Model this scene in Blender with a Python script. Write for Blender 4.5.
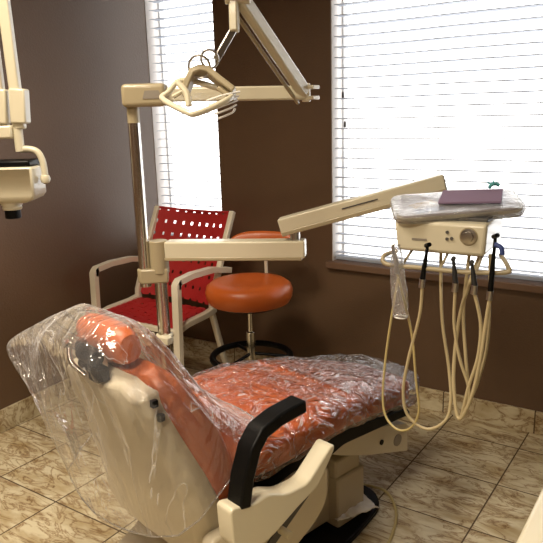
import bpy, bmesh, math, random
from mathutils import Vector, Matrix, noise
random.seed(7)
PI = math.pi
sc = bpy.context.scene
for o in list(bpy.data.objects): bpy.data.objects.remove(o)

# ------------------------------------------------------------------ camera, world, lights, exposure
CAM = Vector((2.642, -2.838, 1.40))
yaw, pitch, roll = math.radians(-34.33), math.radians(13.47), math.radians(1.67)
fwd = Vector((math.sin(yaw)*math.cos(pitch), math.cos(yaw)*math.cos(pitch), -math.sin(pitch)))
rt = Vector((math.cos(yaw), -math.sin(yaw), 0)); dn = fwd.cross(rt)
c_, s_ = math.cos(roll), math.sin(roll)
r2 = c_*rt + s_*dn; d2 = -s_*rt + c_*dn
cd = bpy.data.cameras.new('camera'); cam = bpy.data.objects.new('camera', cd); sc.collection.objects.link(cam)
m = Matrix((r2, -d2, -fwd)).transposed().to_4x4(); m.translation = CAM
cam.matrix_world = m
cd.sensor_width = 36; cd.lens = 36*662/543; cd.clip_start = 0.02
sc.camera = cam

w = bpy.data.worlds.new('overcast_daylight'); sc.world = w; w.use_nodes = True
bg = w.node_tree.nodes['Background']; bg.inputs[0].default_value = (1.0, 0.985, 0.965, 1); bg.inputs[1].default_value = 3.1

def area(name, loc, target, sx, sy, power, col):
    l = bpy.data.lights.new(name, 'AREA'); l.shape = 'RECTANGLE'; l.size = sx; l.size_y = sy
    l.energy = power; l.color = col; l.spread = math.radians(150)
    o = bpy.data.objects.new(name, l); sc.collection.objects.link(o); o.location = loc
    o.rotation_euler = (Vector(target)-Vector(loc)).to_track_quat('-Z', 'Y').to_euler()
    return o
area('ceiling_panel_light', (1.00, -2.05, 2.54), (1.00, -2.05, 0), 0.55, 0.55, 27, (1.0, 0.86, 0.68))
area('ceiling_panel_light', (2.10, -3.35, 2.54), (2.10, -3.35, 0), 0.55, 0.55, 46, (1.0, 0.86, 0.68))
for nm, x0, x1 in (('window_portal', -0.09, 0.385), ('window_portal', 1.066, 2.95)):
    p = area(nm, ((x0+x1)/2, 0.16, 1.5), ((x0+x1)/2, -1, 1.5), x1-x0, 1.75, 1, (1, 1, 1))
    p.data.cycles.is_portal = True
sc.view_settings.view_transform = 'Standard'; sc.view_settings.look = 'None'
sc.view_settings.gamma = 1; sc.view_settings.use_curve_mapping = False
sc.view_settings.exposure = 0.42
sc.cycles.use_denoising = True
sc.cycles.max_bounces = 12; sc.cycles.transparent_max_bounces = 24
sc.cycles.sample_clamp_indirect = 6

# ------------------------------------------------------------------ materials
MATS = {}
def newmat(name):
    mt = bpy.data.materials.new(name); mt.use_nodes = True; MATS[name] = mt
    nt = mt.node_tree; return mt, nt, nt.nodes['Principled BSDF']
def pbr(name, col, rough=0.5, metal=0.0, bump=0.0, bscale=80, coat=0.0, var=0.0, vscale=6, spec=0.5):
    mt, nt, b = newmat(name)
    b.inputs['Base Color'].default_value = (*col, 1); b.inputs['Roughness'].default_value = rough
    b.inputs['Metallic'].default_value = metal; b.inputs['Coat Weight'].default_value = coat
    b.inputs['Specular IOR Level'].default_value = spec
    tc = nt.nodes.new('ShaderNodeTexCoord')
    if bump:
        n = nt.nodes.new('ShaderNodeTexNoise'); n.inputs['Scale'].default_value = bscale; n.inputs['Detail'].default_value = 4
        nt.links.new(tc.outputs['Object'], n.inputs['Vector'])
        bp = nt.nodes.new('ShaderNodeBump'); bp.inputs['Strength'].default_value = bump; bp.inputs['Distance'].default_value = 0.002
        nt.links.new(n.outputs[0], bp.inputs['Height']); nt.links.new(bp.outputs[0], b.inputs['Normal'])
    if var:
        n = nt.nodes.new('ShaderNodeTexNoise'); n.inputs['Scale'].default_value = vscale; n.inputs['Detail'].default_value = 5
        nt.links.new(tc.outputs['Object'], n.inputs['Vector'])
        r = nt.nodes.new('ShaderNodeValToRGB')
        r.color_ramp.elements[0].position = .3; r.color_ramp.elements[1].position = .7
        r.color_ramp.elements[0].color = (*[c*(1-var) for c in col], 1); r.color_ramp.elements[1].color = (*[min(1, c*(1+var)) for c in col], 1)
        nt.links.new(n.outputs[0], r.inputs[0]); nt.links.new(r.outputs[0], b.inputs['Base Color'])
    return mt
WALL = pbr('brown_wall_paint', (0.120, 0.070, 0.038), 0.48, bump=0.5, bscale=110, var=.06, vscale=3)
WALLR = pbr('brown_wall_paint_side', (0.120, 0.070, 0.038), 0.48, bump=0.5, bscale=110, var=.06, vscale=3)
CEIL = pbr('white_ceiling_paint', (0.75, 0.72, 0.66), 0.9, bump=.4, bscale=60)
SILL = pbr('brown_sill_paint', (0.16, 0.094, 0.058), 0.5)
REVEAL = pbr('window_reveal_white', (0.70, 0.66, 0.62), 0.7)
FRAMEM = pbr('window_frame_vinyl', (0.8, 0.8, 0.78), 0.4)
BEIGE = pbr('cream_enamel', (0.60, 0.55, 0.405), 0.32, coat=.25, bump=.05, bscale=200)
BEIGE2 = pbr('tan_enamel', (0.36, 0.30, 0.185), 0.35, coat=.2)
SHELLM = pbr('beige_shell_plastic', (0.58, 0.515, 0.375), 0.38, coat=.15)
GREYB = pbr('greyish_base_plastic', (0.45, 0.39, 0.29), 0.45)
ORANGE = pbr('orange_vinyl', (0.50, 0.108, 0.016), 0.36, bump=.35, bscale=260, var=.05, vscale=9)
ORANGE2 = pbr('orange_stool_vinyl', (0.54, 0.115, 0.018), 0.33, bump=.3, bscale=260)
RED = pbr('red_webbing', (0.42, 0.012, 0.012), 0.6, bump=.9, bscale=500)
CREAMF = pbr('cream_chair_frame', (0.72, 0.66, 0.52), 0.35, coat=.2)
BLACK = pbr('black_plastic', (0.003, 0.003, 0.003), 0.42, spec=.16)
BLACKR = pbr('black_rubber', (0.012, 0.012, 0.012), 0.6)
CHROME = pbr('chrome', (0.70, 0.68, 0.64), 0.2, metal=1)
STEEL = pbr('brushed_steel', (0.45, 0.43, 0.40), 0.3, metal=1)
WHITEP = pbr('white_paper', (0.78, 0.76, 0.72), 0.9, bump=.6, bscale=60)
HOSE = pbr('beige_hose', (0.47, 0.39, 0.225), 0.4)
HOSEY = pbr('yellowed_hose', (0.46, 0.37, 0.16), 0.4)
PURPLE = pbr('mauve_paper', (0.20, 0.135, 0.21), 0.85, bump=.4, bscale=90)
TEAL = pbr('teal_plastic', (0.10, 0.38, 0.38), 0.4)
BLUE = pbr('dark_blue_rubber', (0.02, 0.04, 0.16), 0.4)
YELLOW = pbr('yellow_ochre_print', (0.62, 0.42, 0.12), 0.6)
NAVY = pbr('grey_blue_label', (0.18, 0.22, 0.36), 0.6)
DGREY = pbr('dark_grey_detail', (0.07, 0.065, 0.06), 0.5)
MGREY = pbr('mid_grey_detail', (0.24, 0.21, 0.17), 0.5)
TRAYM = pbr('tray_liner_grey', (0.42, 0.38, 0.38), 0.5)
CORD = pbr('blind_cord', (0.7, 0.68, 0.64), 0.8)

# white blind slats: slightly translucent
mt, nt, b = newmat('white_blind_slat')
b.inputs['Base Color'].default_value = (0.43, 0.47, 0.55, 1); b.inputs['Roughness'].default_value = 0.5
tr = nt.nodes.new('ShaderNodeBsdfTranslucent'); tr.inputs[0].default_value = (0.8, 0.82, 0.86, 1)
mx = nt.nodes.new('ShaderNodeMixShader'); mx.inputs[0].default_value = 0.12
nt.links.new(b.outputs[0], mx.inputs[1]); nt.links.new(tr.outputs[0], mx.inputs[2])
nt.links.new(mx.outputs[0], nt.nodes['Material Output'].inputs[0]); SLAT = mt

def film(name, haze, gloss_max, scale, dist, tint=(0.9, 0.9, 0.92), stretch=(1, 1, 1), cw=.012, crease=.3, edge=.35):
    """thin clear plastic film: see-through, glossy at its creases, a little milky"""
    mt, nt, b = newmat(name); nt.nodes.remove(b)
    N = nt.nodes.new; L = nt.links.new
    tc = N('ShaderNodeTexCoord'); mp = N('ShaderNodeMapping'); mp.inputs['Scale'].default_value = stretch
    L(tc.outputs['Object'], mp.inputs[0])
    n1 = N('ShaderNodeTexNoise'); n1.inputs['Scale'].default_value = scale; n1.inputs['Detail'].default_value = 3; n1.inputs['Distortion'].default_value = 1.6
    L(mp.outputs[0], n1.inputs['Vector'])
    a1 = N('ShaderNodeMath'); a1.operation = 'SUBTRACT'; a1.inputs[1].default_value = .5; L(n1.outputs[0], a1.inputs[0])
    a2 = N('ShaderNodeMath'); a2.operation = 'ABSOLUTE'; L(a1.outputs[0], a2.inputs[0])
    bp = N('ShaderNodeBump'); bp.inputs['Strength'].default_value = 1; bp.inputs['Distance'].default_value = dist; bp.invert = True
    L(a2.outputs[0], bp.inputs['Height'])
    g = N('ShaderNodeBsdfGlossy'); g.inputs['Roughness'].default_value = .11; g.inputs[0].default_value = (1, 1, 1, 1); L(bp.outputs[0], g.inputs['Normal'])
    d = N('ShaderNodeBsdfDiffuse'); d.inputs[0].default_value = (*tint, 1); L(bp.outputs[0], d.inputs['Normal'])
    t = N('ShaderNodeBsdfTransparent'); t.inputs[0].default_value = (.97, .97, .97, 1)
    fr = N('ShaderNodeFresnel'); fr.inputs[0].default_value = 1.45; L(bp.outputs[0], fr.inputs['Normal'])
    mm = N('ShaderNodeMath'); mm.operation = 'MULTIPLY_ADD'; mm.inputs[1].default_value = gloss_max; mm.inputs[2].default_value = 0.03; mm.use_clamp = True
    L(fr.outputs[0], mm.inputs[0])
    # crease lines are milkier, whitened further to paint in streak highlights
    cr = N('ShaderNodeMapRange'); cr.inputs[1].default_value = 0.0; cr.inputs[2].default_value = cw; cr.inputs[3].default_value = crease; cr.inputs[4].default_value = haze
    L(a2.outputs[0], cr.inputs[0])
    lw = N('ShaderNodeLayerWeight'); lw.inputs[0].default_value = .5
    pw = N('ShaderNodeMath'); pw.operation = 'POWER'; pw.inputs[1].default_value = 4; L(lw.outputs['Facing'], pw.inputs[0])
    ma = N('ShaderNodeMath'); ma.operation = 'MULTIPLY_ADD'; ma.inputs[1].default_value = edge; ma.use_clamp = True; L(pw.outputs[0], ma.inputs[0]); L(cr.outputs[0], ma.inputs[2])
    m1 = N('ShaderNodeMixShader'); L(ma.outputs[0], m1.inputs[0]); L(t.outputs[0], m1.inputs[1]); L(d.outputs[0], m1.inputs[2])
    m2 = N('ShaderNodeMixShader'); L(mm.outputs[0], m2.inputs[0]); L(m1.outputs[0], m2.inputs[1]); L(g.outputs[0], m2.inputs[2])
    L(m2.outputs[0], nt.nodes['Material Output'].inputs[0])
    return mt
FILM = film('clear_bag_film', 0.05, .7, 4.5, 0.03, stretch=(1.8, 1.5, .45), cw=.012, crease=.36, edge=.42)
FILM2 = film('clear_seat_film', 0.012, .9, 11, 0.04, stretch=(1.2, .8, 1), cw=.014, crease=.5, edge=.2)
FILM3 = film('clear_sleeve_film', 0.12, 1.3, 60, 0.01)

mt, nt, b = newmat('window_glass'); nt.nodes.remove(b)
g = nt.nodes.new('ShaderNodeBsdfGlossy'); g.inputs['Roughness'].default_value = .02
t = nt.nodes.new('ShaderNodeBsdfTransparent'); mx = nt.nodes.new('ShaderNodeMixShader'); mx.inputs[0].default_value = .06
nt.links.new(t.outputs[0], mx.inputs[1]); nt.links.new(g.outputs[0], mx.inputs[2]); nt.links.new(mx.outputs[0], nt.nodes['Material Output'].inputs[0]); GLASS = mt

def tile_mat(name, px, ox, py, oy, axis_v='Y'):
    mt, nt, b = newmat(name); N = nt.nodes.new; L = nt.links.new
    geo = N('ShaderNodeNewGeometry'); sep = N('ShaderNodeSeparateXYZ'); L(geo.outputs['Position'], sep.inputs[0])
    def math_(op, a, v=None, b2=None):
        q = N('ShaderNodeMath'); q.operation = op
        if hasattr(a, 'links'): L(a, q.inputs[0])
        else: q.inputs[0].default_value = a
        if v is not None:
            if hasattr(v, 'links'): L(v, q.inputs[1])
            else: q.inputs[1].default_value = v
        if b2 is not None: q.inputs[2].default_value = b2
        return q.outputs[0]
    ids = []; masks = []
    src = {'X': sep.outputs[0], 'Y': sep.outputs[1], 'Z': sep.outputs[2]}
    for ax, p, o in (('X', px, ox), (axis_v, py, oy)):
        u = math_('DIVIDE', math_('SUBTRACT', src[ax], o), p)
        ids.append(math_('FLOOR', u)); f = math_('FRACT', u)
        e = math_('ABSOLUTE', math_('SUBTRACT', f, .5)); masks.append(math_('GREATER_THAN', e, .5-.0028/p))
    grout = math_('MAXIMUM', masks[0], masks[1])
    cmb = N('ShaderNodeCombineXYZ'); L(ids[0], cmb.inputs[0]); L(ids[1], cmb.inputs[1])
    wn = N('ShaderNodeTexWhiteNoise'); wn.noise_dimensions = '3D'; L(cmb.outputs[0], wn.inputs['Vector'])
    sc1 = N('ShaderNodeVectorMath'); sc1.operation = 'SCALE'; L(wn.outputs['Color'], sc1.inputs[0]); sc1.inputs['Scale'].default_value = 30
    ad = N('ShaderNodeVectorMath'); ad.operation = 'ADD'; L(geo.outputs['Position'], ad.inputs[0]); L(sc1.outputs[0], ad.inputs[1])
    mp = N('ShaderNodeMapping'); mp.inputs['Rotation'].default_value = (0, 0, .65); mp.inputs['Scale'].default_value = (.75, 1.9, 1.5); L(ad.outputs[0], mp.inputs[0])
    n = N('ShaderNodeTexNoise'); n.inputs['Scale'].default_value = 8; n.inputs['Detail'].default_value = 7; n.inputs['Roughness'].default_value = .62; n.inputs['Distortion'].default_value = 1.3
    L(mp.outputs[0], n.inputs['Vector'])
    v = math_('ABSOLUTE', math_('SUBTRACT', n.outputs[0], .5))
    vr = N('ShaderNodeValToRGB'); e = vr.color_ramp.elements
    e[0].position = 0; e[0].color = (0.25, 0.15, 0.07, 1); e[1].position = .016; e[1].color = (0.47, 0.38, 0.235, 1)
    k = vr.color_ramp.elements.new(.06); k.color = (0.64, 0.57, 0.39, 1)
    L(v, vr.inputs[0])
    n2 = N('ShaderNodeTexNoise'); n2.inputs['Scale'].default_value = 9; n2.inputs['Detail'].default_value = 5; L(mp.outputs[0], n2.inputs['Vector'])
    r2_ = N('ShaderNodeValToRGB'); r2_.color_ramp.elements[0].position = .32; r2_.color_ramp.elements[0].color = (.60, .50, .36, 1); r2_.color_ramp.elements[1].position = .6; r2_.color_ramp.elements[1].color = (1, 1, 1, 1)
    L(n2.outputs[0], r2_.inputs[0])
    mu = N('ShaderNodeMixRGB'); mu.blend_type = 'MULTIPLY'; mu.inputs[0].default_value = 1; L(vr.outputs[0], mu.inputs[1]); L(r2_.outputs[0], mu.inputs[2])
    mg = N('ShaderNodeMixRGB'); L(grout, mg.inputs[0]); L(mu.outputs[0], mg.inputs[1]); mg.inputs[2].default_value = (0.10, 0.065, 0.035, 1)
    L(mg.outputs[0], b.inputs['Base Color'])
    rr = N('ShaderNodeMapRange'); L(grout, rr.inputs[0]); rr.inputs[3].default_value = .38; rr.inputs[4].default_value = .9; L(rr.outputs[0], b.inputs['Roughness'])
    bp = N('ShaderNodeBump'); bp.invert = True; bp.inputs['Strength'].default_value = .6; bp.inputs['Distance'].default_value = .002; L(grout, bp.inputs['Height']); L(bp.outputs[0], b.inputs['Normal'])
    return mt
TILE = tile_mat('marbled_floor_tile', .341, .013, .322, -.183)
TILEB = tile_mat('marbled_skirting_tile', .41, .03, 1.0, -.5, 'Z')
TILEL = tile_mat('marbled_skirting_tile_side', 9, -4, 1.0, -.5, 'Z')

# ------------------------------------------------------------------ geometry helpers
class MB:
    def __init__(s): s.bm = bmesh.new()
    def box(s, c, size, rot=None, M=None):
        mm = Matrix.Translation(Vector(c)) @ (rot.to_4x4() if rot else Matrix.Identity(4)) @ Matrix.Diagonal((*size, 1))
        if M: mm = M @ mm
        bmesh.ops.create_cube(s.bm, size=1, matrix=mm); return s
    def ring_surface(s, rings, closed=True, cap=True):
        vs = [[s.bm.verts.new(p) for p in r] for r in rings]
        n = len(vs[0])
        for a, b in zip(vs, vs[1:]):
            for i in range(n if closed else n-1):
                j = (i+1) % n
                s.bm.faces.new((a[i], a[j], b[j], b[i]))
        if cap and closed:
            s.bm.faces.new(list(reversed(vs[0]))); s.bm.faces.new(vs[-1])
        return s
    def tube(s, pts, r, n=12, closed=False, smooth_steps=0, flat=1.0):
        pts = [Vector(p) for p in pts]
        rad = r if isinstance(r, (list, tuple)) else [r]*len(pts)
        if smooth_steps:
            P = []; R = []
            k = len(pts)
            for i in range(k if closed else k-1):
                if closed: p0, p1, p2, p3 = pts[i-1], pts[i], pts[(i+1) % k], pts[(i+2) % k]
                else: p0, p1, p2, p3 = pts[max(i-1, 0)], pts[i], pts[i+1], pts[min(i+2, k-1)]
                for q in range(smooth_steps):
                    t = q/smooth_steps
                    P.append(.5*((2*p1)+(p2-p0)*t+(2*p0-5*p1+4*p2-p3)*t*t+(3*p1-p0-3*p2+p3)*t**3))
                    R.append(rad[i]*(1-t)+rad[(i+1) % k]*t)
            if not closed: P.append(pts[-1]); R.append(rad[-1])
            pts, rad = P, R
        k = len(pts); rings = []; up = None
        for i in range(k):
            if closed: d = pts[(i+1) % k]-pts[i-1]
            else: d = pts[min(i+1, k-1)]-pts[max(i-1, 0)]
            d.normalize()
            if up is None:
                up = Vector((0, 0, 1)) if abs(d.z) < .9 else Vector((1, 0, 0))
            up = (up-d*up.dot(d)).normalized(); sd = d.cross(up)
            rings.append([pts[i]+rad[i]*(math.cos(2*PI*a/n)*up*flat+math.sin(2*PI*a/n)*sd) for a in range(n)])
        if closed: rings.append(rings[0])
        s.ring_surface(rings, True, not closed)
        if closed: bmesh.ops.remove_doubles(s.bm, verts=s.bm.verts, dist=1e-6)
        return s
    def cyl(s, a, b, r0, r1=None, n=24):
        return s.tube([a, b], [r0, r0 if r1 is None else r1], n)
    def lathe(s, prof, c=(0, 0, 0), n=40, M=None):
        rings = []
        for (r, z) in prof:
            rr = [Vector((c[0]+r*math.cos(2*PI*i/n), c[1]+r*math.sin(2*PI*i/n), c[2]+z)) for i in range(n)]
            if M: rr = [M @ v for v in rr]
            rings.append(rr)
        return s.ring_surface(rings)
    def prism(s, poly, f0, f1):
        """poly: 2-D points; f0/f1 map a 2-D point to the two 3-D faces"""
        a = [s.bm.verts.new(f0(p)) for p in poly]; b = [s.bm.verts.new(f1(p)) for p in poly]
        n = len(poly)
        s.bm.faces.new(a); s.bm.faces.new(list(reversed(b)))
        for i in range(n): s.bm.faces.new((a[i], b[i], b[(i+1) % n], a[(i+1) % n]))
        return s
    def strip(s, pts, halfw, thick, wdir):
        """a strap of rectangular section following pts, width along wdir"""
        pts = [Vector(p) for p in pts]; wd = Vector(wdir).normalized(); rings = []
        for i, p in enumerate(pts):
            d = (pts[min(i+1, len(pts)-1)]-pts[max(i-1, 0)]).normalized(); nn = d.cross(wd).normalized()
            rings.append([p+wd*halfw+nn*thick/2, p-wd*halfw+nn*thick/2, p-wd*halfw-nn*thick/2, p+wd*halfw-nn*thick/2])
        return s.ring_surface(rings)
    def build(s, name, mat, parent=None, bevel=0, smooth=True, sub=0, world=False, seg=2, solid=0):
        bmesh.ops.recalc_face_normals(s.bm, faces=s.bm.faces)
        if world and parent is not None:
            wm = parent.matrix_basis.copy(); q = parent.parent
            while q is not None: wm = q.matrix_basis @ wm; q = q.parent
            s.bm.transform(wm.inverted())
        me = bpy.data.meshes.new(name); s.bm.to_mesh(me); s.bm.free()
        o = bpy.data.objects.new(name, me); sc.collection.objects.link(o)
        me.materials.append(mat)
        if parent is not None: o.parent = parent
        if solid:
            q = o.modifiers.new('thickness', 'SOLIDIFY'); q.thickness = solid; q.offset = 0
        if bevel:
            q = o.modifiers.new('bevel', 'BEVEL'); q.width = bevel; q.segments = seg; q.limit_method = 'ANGLE'; q.angle_limit = math.radians(35)
        if sub:
            q = o.modifiers.new('subdivision', 'SUBSURF'); q.levels = sub; q.render_levels = sub
        if smooth:
            for p in me.polygons: p.use_smooth = True
            if not sub:
                try: me.set_sharp_from_angle(angle=math.radians(38))
                except Exception: pass
        return o

def rnd(poly, r, n=4):
    """round the corners of a 2-D polygon"""
    out = []; k = len(poly)
    for i in range(k):
        p = Vector(poly[i]); a = Vector(poly[i-1])-p; b = Vector(poly[(i+1) % k])-p
        q = min(r, a.length*.45, b.length*.45); A = p+a.normalized()*q; B = p+b.normalized()*q
        for j in range(n+1):
            t = j/n; v = (1-t)**2*A+2*t*(1-t)*p+t*t*B; out.append((v.x, v.y))
    return out
def tag(o, label, cat, group=None, kind=None):
    o['label'] = label; o['category'] = cat
    if group: o['group'] = group
    if kind: o['kind'] = kind
    return o
def thing(name, loc, rz, label, cat, group=None):
    o = bpy.data.objects.new(name, None); sc.collection.objects.link(o); o.empty_display_size = .05
    o.matrix_basis = Matrix.Translation(Vector(loc)) @ Matrix.Rotation(rz, 4, 'Z')
    return tag(o, label, cat, group)
def struct(o): o['kind'] = 'structure'; return o

# ------------------------------------------------------------------ the room
LX = lambda y: -0.092-0.0744*y      # left wall plane, a touch out of square
WZ = 0.66; WT = 2.28; RX = 4.2; RY = -5.0; CZ = 2.56; TH = .16
mb = MB(); mb.prism([(-.35, TH), (RX+.1, TH), (RX+.1, RY-.1), (-.35, RY-.1)], lambda p: Vector((p[0], p[1], 0)), lambda p: Vector((p[0], p[1], -.1)))
struct(mb.build('floor', TILE, smooth=False))
mb = MB(); mb.prism([(-.35, TH), (RX+.1, TH), (RX+.1, RY-.1), (-.35, RY-.1)], lambda p: Vector((p[0], p[1], CZ)), lambda p: Vector((p[0], p[1], CZ+.1)))
struct(mb.build('ceiling', CEIL, smooth=False))
mb = MB(); mb.prism([(LX(TH), TH), (LX(-4.9), RY), (-.35, RY), (-.35, TH)], lambda p: Vector((p[0], p[1], 0)), lambda p: Vector((p[0], p[1], CZ)))
struct(mb.build('wall_left', WALLR, smooth=False))
W1 = (-.094, .385); W2 = (1.072, 2.95)
mb = MB()
def bwall(x0, x1, z0, z1): mb.box(((x0+x1)/2, TH/2, (z0+z1)/2), (x1-x0, TH, z1-z0))
bwall(-.35, RX+.1, 0, WZ); bwall(-.35, RX+.1, WT, CZ); bwall(W1[1], W2[0], WZ, WT); bwall(W2[1], RX+.1, WZ, WT)
struct(mb.build('wall_back', WALL, smooth=False))
struct(MB().box((RX+.05, RY/2, CZ/2), (.1, -RY, CZ)).build('wall_right', WALL, smooth=False))
struct(MB().box((RX/2, RY-.05, CZ/2), (RX+.6, .1, CZ)).build('wall_front', WALL, smooth=False))
struct(MB().box((RX/2-.03, -.007, .052), (RX+.1, .014, .104)).build('baseboard_back', TILEB, bevel=.002, smooth=False))
mb = MB(); mb.prism([(LX(-.014)+.0, -.014), (LX(-4.9), -4.9), (LX(-4.9)+.014, -4.9), (LX(-.014)+.014, -.014)], lambda p: Vector((p[0], p[1], 0)), lambda p: Vector((p[0], p[1], .104)))
struct(mb.build('baseboard_left', TILEL, smooth=False))

def window(name, x0, x1, sill):
    e = bpy.data.objects.new(name, None); sc.collection.objects.link(e); e.location = (x0, 0, WZ); e['kind'] = 'structure'
    mb = MB(); y = .125; t = .014
    for a, b2 in (((x0, x0+t), (WZ, WT)), ((x1-t, x1), (WZ, WT)), ((x0, x1), (WZ, WZ+t)), ((x0, x1), (WT-t, WT))):
        mb.box(((a[0]+a[1])/2, y, (b2[0]+b2[1])/2), (a[1]-a[0], .04, b2[1]-b2[0]))
    mb.build('window_frame', FRAMEM, e, bevel=.004, world=True, smooth=False)
    mb = MB(); mb.box(((x0+x1)/2, y, (WZ+WT)/2), (x1-x0-2*t, .004, WT-WZ-2*t)); mb.build('window_pane', GLASS, e, world=True, smooth=False)
    mb = MB()
    for xx in (x0, x1): mb.box((xx+(.002 if xx == x0 else -.002), .055, (WZ+WT)/2), (.004, .10, WT-WZ))
    mb.box(((x0+x1)/2, .055, WT-.002), (x1-x0, .10, .004))
    mb.build('window_reveal', REVEAL, e, world=True, smooth=False)
    mb = MB(); mb.box(((sill[0]+sill[1])/2, .038, WZ-.004), (sill[1]-sill[0], .14, .034)); mb.build('window_sill', SILL, e, bevel=.004, world=True)
window('window_1', W1[0], W1[1], (W1[0]+.005, W1[1]+.015))
window('window_2', W2[0], W2[1], (W2[0]-.02, W2[1]+.02))

def blind(x0, x1, label, marks, ht=.0016):
    t = thing('window_blind', ((x0+x1)/2, .05, WZ+.014), 0, label, 'blind', None)
    mb = MB(); z = WZ+.052; zz = []
    while z < WT-.05: zz.append(z); z += .0465
    k = 0
    for z in zz:
        k += 1; n = 6
        yc = .048; tilt = math.radians(-2.5+random.uniform(-1.2, 1.2)); a = []
        for i in range(n+1):
            u = (i/n-.5)*.050; a.append((yc+u*math.cos(tilt), z-u*math.sin(tilt)*-1+.0022*(1-(2*i/n-1)**2)))
        rings = []
        m_ = 14
        for q in range(m_+1):
            x = x0+(x1-x0)*q/m_; dz = -.0016*math.sin(PI*((x-x0) % .6)/.6)
            rings.append([Vector((x, p[0], p[1]+dz+ht)) for p in a]+[Vector((x, p[0], p[1]+dz-ht)) for p in reversed(a)])
        mb.ring_surface(rings)
    mb.build('slats', SLAT, t, world=True)
    MB().box(((x0+x1)/2, .048, WT-.026), (x1-x0, .055, .04)).build('head_rail', SLAT, t, world=True, bevel=.003)
    MB().box(((x0+x1)/2, .048, WZ+.026), (x1-x0, .052, .016)).build('bottom_rail', SLAT, t, world=True, bevel=.003)
    mb = MB(); n = max(2, int((x1-x0)/.45)+1)
    for i in range(n):
        x = x0+.10+(x1-x0-.20)*i/(n-1)
        for yy in (.020, .076): mb.cyl((x, yy, WZ+.02), (x, yy, WT-.03), .0006, n=5)
    mb.build('ladder_cord', CORD, t, world=True)
    for (x, z) in marks:
        c = MB().cyl((x, .016, z), (x, .016, WT-.04), .0009, n=6).build('pull_cord', CORD, t, world=True)
        MB().lathe([(.002, .018), (.005, .012), (.006, -.004), (.0045, -.012)], (x, .016, z), 12).build('cord_tassel', DGREY, c, world=True)
blind(W1[0]+.012, W1[1]-.006, 'white horizontal slat blind filling the narrow window in the left corner', [], .0009)
blind(W2[0]+.008, W2[1]-.008, 'wide white horizontal slat blind behind the instrument tray', [(1.128, 1.47), (1.138, 1.335)])

# ceiling lamps (above the frame)
for (x, y, lb) in ((1.00, -2.05, 'square recessed ceiling light over the left of the dental chair'), (2.10, -3.35, 'square recessed ceiling light above the near end of the room')):
    t = thing('ceiling_light', (x, y, CZ), 0, lb, 'lamp')
    mb = MB()
    for a, b2 in ((-.305, 0), (.305, 0)): mb.box((x+a, y, CZ-.012), (.03, .64, .024))
    for b2 in (-.305, .305): mb.box((x, y+b2, CZ-.012), (.58, .03, .024))
    mb.build('lamp_frame', FRAMEM, t, world=True, smooth=False)

# ------------------------------------------------------------------ dental chair (local x: towards the near side, y: towards the toes)
CH = thing('dental_chair', (1.47, -1.58, 0), math.radians(77-90),
           'orange vinyl dental chair with beige shell and black armrest on a beige base', 'dental chair')
def lerp_table(tab, u):
    for a, b2 in zip(tab, tab[1:]):
        if u <= b2[0]:
            k = (u-a[0])/(b2[0]-a[0]); return [a[i]*(1-k)+b2[i]*k for i in range(1, len(a))]
    return list(tab[-1][1:])
def smooth_table(tab, n):
    xs = [tab[0][0]+(tab[-1][0]-tab[0][0])*i/n for i in range(n+1)]
    rows = [[x]+lerp_table(tab, x) for x in xs]
    for _ in range(3):
        rows = [rows[0]]+[[rows[i][0]]+[(rows[i-1][j]+2*rows[i][j]+rows[i+1][j])/4 for j in range(1, len(rows[i]))] for i in range(1, len(rows)-1)]+[rows[-1]]
    return rows
# seat and leg cushion:  s, top z, half width, thickness
SEAT = [(-.02, .575, .235, .10), (.06, .575, .265, .12), (.2, .585, .27, .12), (.33, .59, .265, .115), (.45, .575, .25, .115), (.6, .545, .225, .11), (.74, .508, .20, .10), (.83, .482, .175, .09), (.885, .465, .13, .06)]
def cushion_rings(rows, grow=0.0, wr=None, dish=.014, und=True):
    rings = []
    for (s, z, w_, th) in rows:
        r = []
        n = 28
        for i in range(n):
            a = 2*PI*i/n; ca, sa = math.cos(a), math.sin(a)
            e = .42
            x = (w_+grow)*math.copysign(abs(ca)**e, ca); zz = (th/2+grow)*math.copysign(abs(sa)**.62, sa)
            if sa > 0: zz -= dish*max(0, 1-(x/w_)**2)*1.2*(1 if s < .45 else .2)
            p = Vector((x, s, z-th/2+zz))
            r.append(p)
        rings.append(r)
    return rings
rows = smooth_table(SEAT, 36)
mb = MB(); mb.ring_surface(cushion_rings(rows)); mb.build('seat_cushion', ORANGE, CH)
# backrest cushion and shell: profile points in (s, z); front face leans back
BK = [(0, -.035, .40, .20, .10), (.12, -.045, .50, .245, .12), (.24, -.075, .60, .25, .125), (.36, -.120, .70, .235, .12), (.46, -.165, .785, .205, .10), (.50, -.180, .815, .15, .06)]  # u, s centre, z, half width, thickness
def back_rings(rows):
    rings = []
    nrm = Vector((0, .90, .43)); 
    for (u, s, z, w_, th) in rows:
        r = []
        for i in range(28):
            a = 2*PI*i/28; ca, sa = math.cos(a), math.sin(a)
            x = w_*math.copysign(abs(ca)**.45, ca); d = th/2*math.copysign(abs(sa)**.6, sa)
            if sa > 0: d -= .015*max(0, 1-(x/w_)**2)
            r.append(Vector((x, s, z))+nrm*d)
        rings.append(r)
    return rings
mb = MB(); mb.ring_surface(back_rings(smooth_table(BK, 24))); mb.build('backrest_cushion', ORANGE, CH)
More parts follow.
